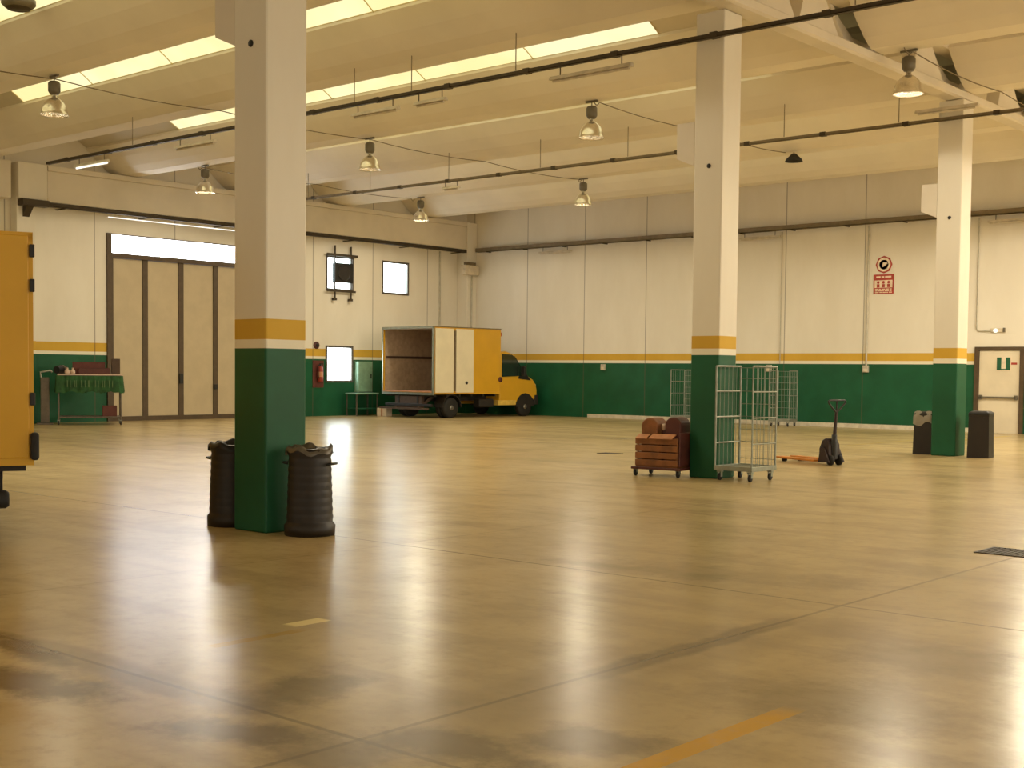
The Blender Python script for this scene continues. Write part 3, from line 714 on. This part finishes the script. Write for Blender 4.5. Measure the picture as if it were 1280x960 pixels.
truck('box_truck', 'closed yellow box truck cut off at the left edge of the picture', place((-11.30, 6.10), rz, 2.2), rz, 3.4, 2.2, .80, 2.885, False)

# ------------------------------------------------------------------ bins
def round_bin(lab, loc, rz, h=.86, r=.235, liner=True):
    t = thing('dustbin', lab, 'bin', loc, rz, 'black bins beside the columns')
    prof = [(0, .02), (r+.045, .0), (r+.05, .10), (r+.025, .13)]
    for k in range(9):
        z = .15+k*(h-.24)/8; rr = r+.022-.020*k/8
        prof += [(rr, z), (rr+.006, z+.03), (rr, z+.06)] if k < 8 else [(rr, z)]
    prof += [(r+.02, h-.05), (r+.02, h-.01), (r-.005, h), (r-.02, h-.03), (r-.03, .15), (0, .12)]
    b = obj('body', MB().lathe(prof, 28), M['bin'], t)
    if liner:
        vs = []; n = 36; m = MB()
        for j, (rr, zz) in enumerate(((r-.03, h-.05), (r+.0, h+.015), (r+.028, h-.01), (r+.032, h-.045))):
            for k in range(n):
                a = 2*PI*k/n; w = 1+.035*math.sin(5*a+j)+.02*math.sin(11*a)
                vs.append((rr*w*math.cos(a), rr*w*math.sin(a), zz+(.02*math.sin(3*a+1)+.018*math.sin(7*a) if j != 0 else 0)))
        fs = [(j*n+k, j*n+(k+1)%n, (j+1)*n+(k+1)%n, (j+1)*n+k) for j in range(3) for k in range(n)]
        m.add(vs, fs, True)
        obj('bin_liner', m, M['black'] if liner == 'dark' else M['darkbag'], t)
    for s in (-1, 1):
        obj('handle', MB().tube([(s*(r+.01), -.07, h-.16), (s*(r+.06), -.06, h-.15), (s*(r+.06), .06, h-.15), (s*(r+.01), .07, h-.16)], .012, 8), M['black'], t)
    return t
round_bin('dark round dustbin standing right of the near column', (-9.98, 8.34, 0), .4, .87, .205)
round_bin('dark round dustbin half hidden behind the near column, left side', (-11.17, 8.28, 0), .4, .86, .215, 'dark')
def square_bin(lab, loc, rz, w, d, h, bag):
    t = thing('dustbin', lab, 'bin', loc, rz, 'black bins beside the columns')
    poly = lambda k, z: [(-w*k, -d*k, z), (w*k, -d*k, z), (w*k, d*k, z), (-w*k, d*k, z)]
    m = MB(); v = poly(.5, .0)+poly(.46, h-.12)+poly(.47, h-.12)+poly(.47, h-.08)
    m.add(v, [(3,2,1,0)]+[(i*4+k, i*4+(k+1)%4, i*4+4+(k+1)%4, i*4+4+k) for i in range(3) for k in range(4)])
    obj('body', m, M['bin'], t, .02)
    m = MB(); v = poly(.49, h-.09)+poly(.48, h-.03)+poly(.36, h)
    m.add(v, [(3,2,1,0), (8,9,10,11)]+[(i*4+k, i*4+(k+1)%4, i*4+4+(k+1)%4, i*4+4+k) for i in range(2) for k in range(4)])
    lid = obj('lid', m, M['black'], t, .02)
    if bag:
        vs = []; n = 32; m = MB()
        for j, (k_, zz) in enumerate(((.42, h+.0), (.50, h-.02), (.535, h-.12), (.53, h-.26))):
            for k in range(n):
                a = 2*PI*k/n; q = 1/max(abs(math.cos(a)), abs(math.sin(a)))*.92; e = 1+.04*math.sin(6*a+j)
                vs.append((w*k_*q*e*math.cos(a), d*k_*q*e*math.sin(a), zz+(.05*math.sin(4*a) if j == 3 else .015*math.sin(5*a))))
        m.add(vs, [(j*n+k, j*n+(k+1)%n, (j+1)*n+(k+1)%n, (j+1)*n+k) for j in range(3) for k in range(n)], True)
        obj('bin_liner', m, M['bag'], t)
    else:
        obj('handle', MB().tube([(-w*.3, d*.48, h-.10), (-w*.3, d*.58, h-.08), (w*.3, d*.58, h-.08), (w*.3, d*.48, h-.10)], .014, 8), M['black'], t)
    return t
square_bin('black bin with a pale liner left of the far right column', (-11.36, 26.30, 0), .1, .42, .42, .90, True)
square_bin('tall black lidded bin right of the far right column', (-10.08, 26.02, 0), .15, .43, .46, .95, False)

# ------------------------------------------------------------------ roll cages
def caster(nm, t, x, y, r=.055):
    o = obj(nm, MB().lathe([(0, -.02), (r*.8, -.02), (r, -.012), (r, .012), (r*.8, .02), (0, .02)], 16, (x, y, r), True, 'x'), M['rubber'], t)
    obj('fork', MB().box(x-.032, y-.02, r, x-.024, y+.03, r*2+.03).box(x+.024, y-.02, r, x+.032, y+.03, r*2+.03).box(x-.04, y-.03, r*2+.02, x+.04, y+.04, r*2+.04), M['steel'], o)
def roll_cage(lab, loc, rz, w=.68, d=.74, h=1.80):
    t = thing('roll_cage', lab, 'roll cage', loc, rz, 'wire roll cages')
    zb = .17
    b = MB().box(-w/2, -d/2, zb-.01, w/2, -d/2+.05, zb+.06).box(-w/2, d/2-.05, zb-.01, w/2, d/2, zb+.06).box(-w/2, -d/2+.05, zb-.01, -w/2+.05, d/2-.05, zb+.06).box(w/2-.05, -d/2+.05, zb-.01, w/2, d/2-.05, zb+.06)
    for k in range(6): b.box(-w/2+.05, -d/2+.09+k*.11, zb+.01, w/2-.05, -d/2+.14+k*.11, zb+.05)
    obj('base', b, M['steel'], t, .004)
    for sx in (-1, 1):
        for sy in (-1, 1): caster('caster', t, sx*(w/2-.07), sy*(d/2-.07))
    def panel(x, fr):
        p = MB()
        for sy in (-1, 1): p.tube([(x, sy*(d/2-.015), zb+.06), (x, sy*(d/2-.015), h-.03)], fr, 10)
        p.tube([(x, -d/2+.015, h-.03), (x, d/2-.015, h-.03)], fr, 10)
        for z in (.58, .98, 1.38): p.tube([(x, -d/2+.015, z), (x, d/2-.015, z)], fr*.8, 8)
        o = obj('side_frame', p, M['steel'], t)
        q = MB()
        for k in range(5): y = -d/2+.015+(d-.03)*(k+1)/6; q.tube([(x, y, zb+.06), (x, y, h-.03)], .0042, 6)
        obj('mesh_wires', q, M['steel'], o)
    panel(-w/2+.015, .016); panel(w/2-.015, .013)
    p = MB()
    for z in (.32, .58, .78, .98, 1.18, 1.38, 1.58, h-.05): p.tube([(-w/2+.02, d/2-.012, z), (w/2-.02, d/2-.012, z)], .006, 6)
    for k in range(7): x = -w/2+.03+(w-.06)*k/6; p.tube([(x, d/2-.012, zb+.06), (x, d/2-.012, h-.05)], .0042, 6)
    obj('rear_mesh', p, M['steel'], t)
    return t
rc = roll_cage('wire roll cage standing against the right side of the middle column', (-10.46, 17.48, 0), 0)
dup(rc, 'empty wire roll cage by the green back wall, seen behind the front cage', (-20.55, 36.6, 0), .15)
dup(rc, 'empty wire roll cage by the back wall just left of the middle column', (-24.35, 36.7, 0), -.1)

# brown crate dolly
t = thing('dolly', 'low wheeled dolly carrying the brown crate beside the middle column', 'dolly', (-11.80, 17.22, 0), .12)
obj('deck', MB().box(-.44, -.32, .11, .44, .32, .15), M['maroon'], t, .01)
for sx in (-1, 1):
    for sy in (-1, 1): caster('caster', t, sx*.38, sy*.26, .052)
t = thing('crate', 'rust-brown slatted crate on the dolly beside the middle column', 'crate', (-11.80, 17.22, .15), .12)
c = MB()
for k in range(4):
    z0 = .02+k*.115
    c.box(-.38, -.29, z0, .38, -.265, z0+.10).box(-.38, .265, z0, .38, .29, z0+.10).box(-.38, -.265, z0, -.355, .265, z0+.10).box(.355, -.265, z0, .38, .265, z0+.10)
obj('slats', c, M['crate'], t, .006)
c = MB()
for sx in (-.36, 0, .33): c.box(sx, -.262, 0, sx+.03, -.235, .47).box(sx, .235, 0, sx+.03, .262, .47)
obj('crate_posts', c, M['crate'], t)
obj('crate_floor', MB().box(-.37, -.28, 0, .37, .28, .02), M['crate'], t)
obj('side_flap', MB().box(.385, -.27, .02, .41, .27, .56), M['maroon'], t, .01)
def rounded(lab, loc, rz, w, d, h, mat, name='padded_parcel'):
    t = thing(name, lab, 'parcel', loc, rz)
    pr = [(-w/2, 0), (w/2, 0), (w/2, h-w*.45)] + [(w/2*math.cos(a), h-w*.45+w*.45*math.sin(a)) for a in [k*PI/10 for k in range(1, 10)]] + [(-w/2, h-w*.45)]
    obj('cover', MB().prism(pr, -d/2, d/2, 'y'), M[mat], t, .025, 3)
    obj('strap', MB().box(-w/2-.004, -d/2-.004, h*.30, w/2+.004, d/2+.004, h*.30+.035), M['kraft'], t)
R_ = Matrix.Rotation(.12, 3, 'Z')
def on(x, y, z): v = R_ @ Vector((x, y, 0)); return (-11.80+v.x, 17.22+v.y, z)
rounded('left round-topped brown parcel standing in the crate', on(-.20, .02, .172), .12, .29, .36, .76, 'crate')
rounded('right round-topped maroon parcel standing in the crate', on(.20, .06, .172), .12, .28, .36, .78, 'maroon')
t = thing('paper_sack', 'small pale-topped sack between the two brown parcels', 'sack', on(0.0, -.02, .172), .12)
obj('sack_body', MB().lathe([(0, 0), (.045, .01), (.045, .50), (.035, .56), (.02, .60), (.03, .64), (0, .65)], 14), M['maroon'], t)
obj('sack_top', MB().lathe([(.036, .562), (.045, .60), (.04, .66), (0, .67)], 14), M['pinkcard'], t)
for lab, x, z, w in (('salmon cardboard flap lying on the front right of the crate', .09, .635, .42), ('salmon cardboard strip on the front left of the crate', -.26, .63, .20)):
    tag(obj('cardboard_sheet', MB().add([*[on(x+sx*w/2, -.32, z-.03) for sx in (-1, 1)], *[on(x+sx*w/2, -.18, z+.03) for sx in (1, -1)], *[on(x+sx*w/2, -.32, z-.015) for sx in (-1, 1)], *[on(x+sx*w/2, -.18, z+.045) for sx in (1, -1)]],
        [(0,1,2,3), (4,5,6,7), (0,1,5,4), (1,2,6,5), (2,3,7,6), (3,0,4,7)]), M['kraft']), lab, 'cardboard')

# pallet jack
t = thing('pallet_jack', 'orange pallet jack with upright handle on the open floor', 'pallet jack', (-11.12, 21.62, 0), math.radians(158))
# local +x points along the forks
for s in (-1, 1):
    f = MB().box(.18, s*.19-.08, .055, 1.25, s*.19+.08, .095).box(1.25, s*.19-.055, .055, 1.36, s*.19+.055, .09)
    k = obj('fork', f, M['orange'], t, .012)
    obj('fork_roller', MB().lathe([(0, -.04), (.035, -.04), (.035, .04), (0, .04)], 12, (1.12, s*.19, .036), True, 'y'), M['rubber'], k)
obj('head', MB().prism([(.20, .06), (.20, .30), (.12, .46), (.02, .50), (-.06, .38), (-.08, .10)], -.14, .14, 'y'), M['jackdark'], t, .03, 3)
obj('pump', MB().lathe([(.07, .12), (.07, .42), (.05, .46), (.05, .56), (0, .56)], 16, (-.06, 0, 0)), M['black'], t)
for s in (-1, 1): obj('steer_wheel', MB().lathe([(0, -.03), (.08, -.03), (.095, -.02), (.095, .02), (.08, .03), (0, .03)], 18, (-.08, s*.10, .095), True, 'y'), M['rubber'], t)
obj('side_guard', MB().prism([(.16, .05), (.10, .34), (.0, .30), (-.14, .06)], -.185, -.155, 'y'), M['jackdark'], t)
obj('side_guard', MB().prism([(.16, .05), (.10, .34), (.0, .30), (-.14, .06)], .155, .185, 'y'), M['jackdark'], t)
obj('drawbar', MB().tube([(-.06, 0, .5), (-.10, 0, .98)], [.035, .026], 12), M['jackdark'], t)
g = MB().tube([(-.10, 0, .97), (-.105, -.08, 1.03), (-.11, -.19, 1.14), (-.113, -.20, 1.175), (-.113, -.17, 1.19), (-.113, .17, 1.19), (-.113, .20, 1.175), (-.11, .19, 1.14), (-.105, .08, 1.03), (-.10, 0, .97)], .017, 8).tube([(-.10, 0, .97), (-.113, 0, 1.19)], .015, 8)
obj('handle_loop', g, M['black'], t)

# ------------------------------------------------------------------ trolley with the green cover by the left wall
rz = math.radians(60)
t = thing('trolley', 'metal trolley with hanging green canvas cover by the folding door', 'trolley', (-33.85, 20.05, 0), rz)
w, d, zt = 1.70, .80, 1.42
f = MB()
for sx in (-1, 1):
    for sy in (-1, 1): f.tube([(sx*w/2, sy*d/2, .12), (sx*w/2, sy*d/2, zt)], .022, 8)
    f.tube([(sx*w/2, -d/2, .22), (sx*w/2, d/2, .22)], .022, 8).tube([(sx*w/2, -d/2, zt), (sx*w/2, d/2, zt)], .022, 8)
for sy in (-1, 1): f.tube([(-w/2, sy*d/2, .22), (w/2, sy*d/2, .22)], .024, 8).tube([(-w/2, sy*d/2, zt), (w/2, sy*d/2, zt)], .024, 8)
obj('frame', f, M['greymetal'], t)
obj('lower_shelf', MB().box(-w/2+.02, -d/2+.02, .20, w/2-.02, d/2-.02, .23), M['greymetal'], t)
for sx in (-1, 1):
    for sy in (-1, 1): caster('caster', t, sx*w/2, sy*d/2, .05)
obj('tray_top', MB().box(-w/2-.03, -d/2-.03, zt, w/2+.03, d/2+.03, zt+.04), M['pinkcard'], t, .01)
# canvas skirt hanging in folds around the top
n = 120; vs = []
per = 2*(w+d)+.4
def ring(u, off):
    hw, hd = w/2+.06+off, d/2+.06+off; Lp = [2*hw, 2*hd, 2*hw, 2*hd]; s_ = u*sum(Lp)
    for k, Lk in enumerate(Lp):
        if s_ <= Lk:
            q = s_/Lk
            return [(-hw+2*hw*q, -hd), (hw, -hd+2*hd*q), (hw-2*hw*q, hd), (-hw, hd-2*hd*q)][k]
        s_ -= Lk
    return (-hw, -hd)
for j in range(6):
    z = zt-.01-j*.094
    for k in range(n):
        off = .03*math.sin(k*.9)*j/5 + .015*math.sin(k*2.3)
        x, y = ring(k/n, off+.02*j/5); zz = z-(.025*math.sin(k*.55)+.015*math.sin(k*1.7) if j == 5 else 0)
        vs.append((x, y, zz))
obj('canvas_skirt', MB().add(vs, [(j*n+k, j*n+(k+1)%n, (j+1)*n+(k+1)%n, (j+1)*n+k) for j in range(5) for k in range(n)], True), M['cloth'], t, 0, 2, False)
g = MB()
for k, cw_ in enumerate((.10, .07, .12, .05, .10, .08, .11)):
    x = -.62+k*.19; g.box(x, -d/2-.115, 1.08, x+.025, -d/2-.10, 1.28).box(x+cw_-.02, -d/2-.115, 1.08, x+cw_, -d/2-.10, 1.28)
obj('cover_stripes', g, M['clothmark'], t)
R2 = Matrix.Rotation(rz, 3, 'Z')
def ont(x, y, z): v = R2 @ Vector((x, y, 0)); return (-33.85+v.x, 20.05+v.y, z)
def carton(lab, x, y, z, dx, dy, dz, mat, rr=0, name='carton', cat='box'):
    t = thing(name, lab, cat, ont(x, y, z), rz+rr)
    obj('box_body', MB().box(-dx/2, -dy/2, 0, dx/2, dy/2, dz), M[mat], t, .012)
    obj('box_flaps', MB().box(-dx/2, -dy/2, dz, -.005, dy/2, dz+.008).box(.005, -dy/2, dz, dx/2, dy/2, dz+.008), M[mat], t)
carton('long flat brown box on the green trolley, tallest of its load', -.02, .1, zt+.04, .90, .4, .34, 'redbox')
carton('dark red flat box lying at the front of the green trolley', .13, -.25, zt+.04, .86, .26, .17, 'maroon')
carton('small dark box at the right end of the green trolley', .72, -.10, zt+.04, .24, .34, .44, 'rust')
for lab, x in (('crumpled pale bag at the left front of the green trolley', -.55), ('second crumpled pale bag at the front of the green trolley', -.40)):
    t2 = thing('paper_bag', lab, 'bag', ont(x-.06, -.32, zt+.04), rz)
    obj('bag_body', MB().lathe([(0, 0), (.065, .01), (.07, .06), (.055, .11), (.02, .14), (0, .14)], 12), M['pinkcard'], t2)
    obj('bag_fold', MB().lathe([(.02, .14), (.035, .165), (.02, .175), (0, .17)], 10), M['pinkcard'], t2)
t2 = thing('tarpaulin_roll', 'dark rolled tarpaulin on the left end of the green trolley', 'tarpaulin', ont(-.74, .10, zt+.04), rz)
obj('roll', MB().tube([(-.16, -.2, .11), (-.02, 0, .125), (.08, .2, .12)], [.11, .125, .10], 14), M['black'], t2)
obj('roll_tie', MB().tube([(-.04, -.03, .125), (-.0, .03, .125)], .13, 14), M['greymetal'], t2)
carton('dark brown crate on the lower shelf of the green trolley', .55, 0, .235, .40, .5, .30, 'redbox')
# grey locker-like stand at the left of the trolley
t = thing('post_stand', 'narrow grey metal stand between the trolley and the yellow truck', 'stand', ont(-1.22, .0, 0), rz)
obj('stand_post', MB().box(-.12, -.10, .05, .12, .10, 1.35), M['greymetal'], t, .02)
obj('stand_foot', MB().box(-.22, -.2, 0, .22, .2, .05), M['greymetal'], t, .01)
obj('stand_head', MB().tube([(-.1, 0, 1.35), (-.12, 0, 1.5), (.15, 0, 1.55), (.20, 0, 1.5)], .03, 8), M['steel'], t)

# bench and carton under the low window
t = thing('bench', 'small dark steel bench with pale green top under the low window', 'bench', (XL+.55, 31.55, 0), 0)
obj('bench_top', MB().box(-.30, -.55, .78, .30, .55, .83), M['palegreen'], t, .01)
for sx in (-1, 1):
    for sy in (-1, 1): obj('leg', MB().box(sx*.26-.02, sy*.5-.02, 0, sx*.26+.02, sy*.5+.02, .78), M['greymetal'], t)
obj('bench_shelf', MB().box(-.27, -.5, .25, .27, .5, .28), M['signgreen'], t)
t = thing('parcel', 'white parcel on the floor at the foot of the bench', 'box', (XL+1.25, 32.0, 0), .3)
obj('box_body', MB().box(-.2, -.2, 0, .2, .2, .30), M['signwhite'], t, .012)
obj('tape', MB().box(-.03, -.203, 0, .03, .203, .304), M['kraft'], t)
t = thing('wall_reflection', 'solid grey-green cabinet on the wall right of the low window', 'reflection', (XL, 32.0, .85), 0)  # greenish sheen beside the window, modelled as a solid box
obj('case', MB().box(.002, -.35, 0, .22, .35, 1.12), M['palegreen'], t, .01)
obj('reflection_front', MB().box(.22, -.33, .02, .24, .33, 1.10), M['palegreen'], t, .006)
obj('handle', MB().box(.24, .24, .5, .27, .27, .66), M['black'], t)

# floor drains
def drain(lab, x, y, w, d):
    t = thing('floor_drain', lab, 'drain', (x, y, 0), 0, 'floor drains')
    obj('rim', MB().box(-w/2, -d/2, .0, w/2, -d/2+.03, .008).box(-w/2, d/2-.03, 0, w/2, d/2, .008).box(-w/2, -d/2+.03, 0, -w/2+.03, d/2-.03, .008).box(w/2-.03, -d/2+.03, 0, w/2, d/2-.03, .008), M['drain'], t)
    g = MB(); n = int((w-.06)/.05)
    for k in range(n): g.box(-w/2+.035+k*.05, -d/2+.03, .0, -w/2+.068+k*.05, d/2-.03, .006)
    obj('grate', g, M['drain'], t)
drain('dark floor drain grate at the right edge of the picture', -4.40, 12.15, .50, .50)
drain('small floor drain far out on the floor left of the brown crate', -15.8, 21.1, .45, .30)

# ------------------------------------------------------------------ world, camera, look
w = bpy.data.worlds.new('World'); sc.world = w; w.use_nodes = True
w.node_tree.nodes['Background'].inputs[0].default_value = (.9, .95, 1, 1)
w.node_tree.nodes['Background'].inputs[1].default_value = .6

f_, cy, pt, ro, yaw = 1610., 537., .0449, .0102, .719
fw = Vector((-math.sin(yaw)*math.cos(pt), math.cos(yaw)*math.cos(pt), -math.sin(pt)))
r0 = fw.cross(Vector((0, 0, 1))).normalized(); u0 = r0.cross(fw)
r = r0*math.cos(ro)+u0*math.sin(ro); u = u0*math.cos(ro)-r0*math.sin(ro)
cam = bpy.data.cameras.new('camera'); co = bpy.data.objects.new('camera', cam); COL.objects.link(co)
mw = Matrix((r, u, -fw)).transposed().to_4x4(); mw.translation = Vector((0, 0, 1.65))
co.matrix_world = mw
cam.sensor_fit = 'HORIZONTAL'; cam.sensor_width = 36; cam.lens = 36*f_/1280
cam.shift_x = 0; cam.shift_y = (cy-480)/1280
cam.clip_end = 300
sc.camera = co
sc.view_settings.view_transform = 'Standard'; sc.view_settings.look = 'None'
sc.view_settings.gamma = 1; sc.view_settings.exposure = .74; sc.view_settings.use_curve_mapping = False
sc.cycles.use_denoising = True
sc.cycles.max_bounces = 10; sc.cycles.diffuse_bounces = 7; sc.cycles.glossy_bounces = 4
sc.cycles.sample_clamp_indirect = 6
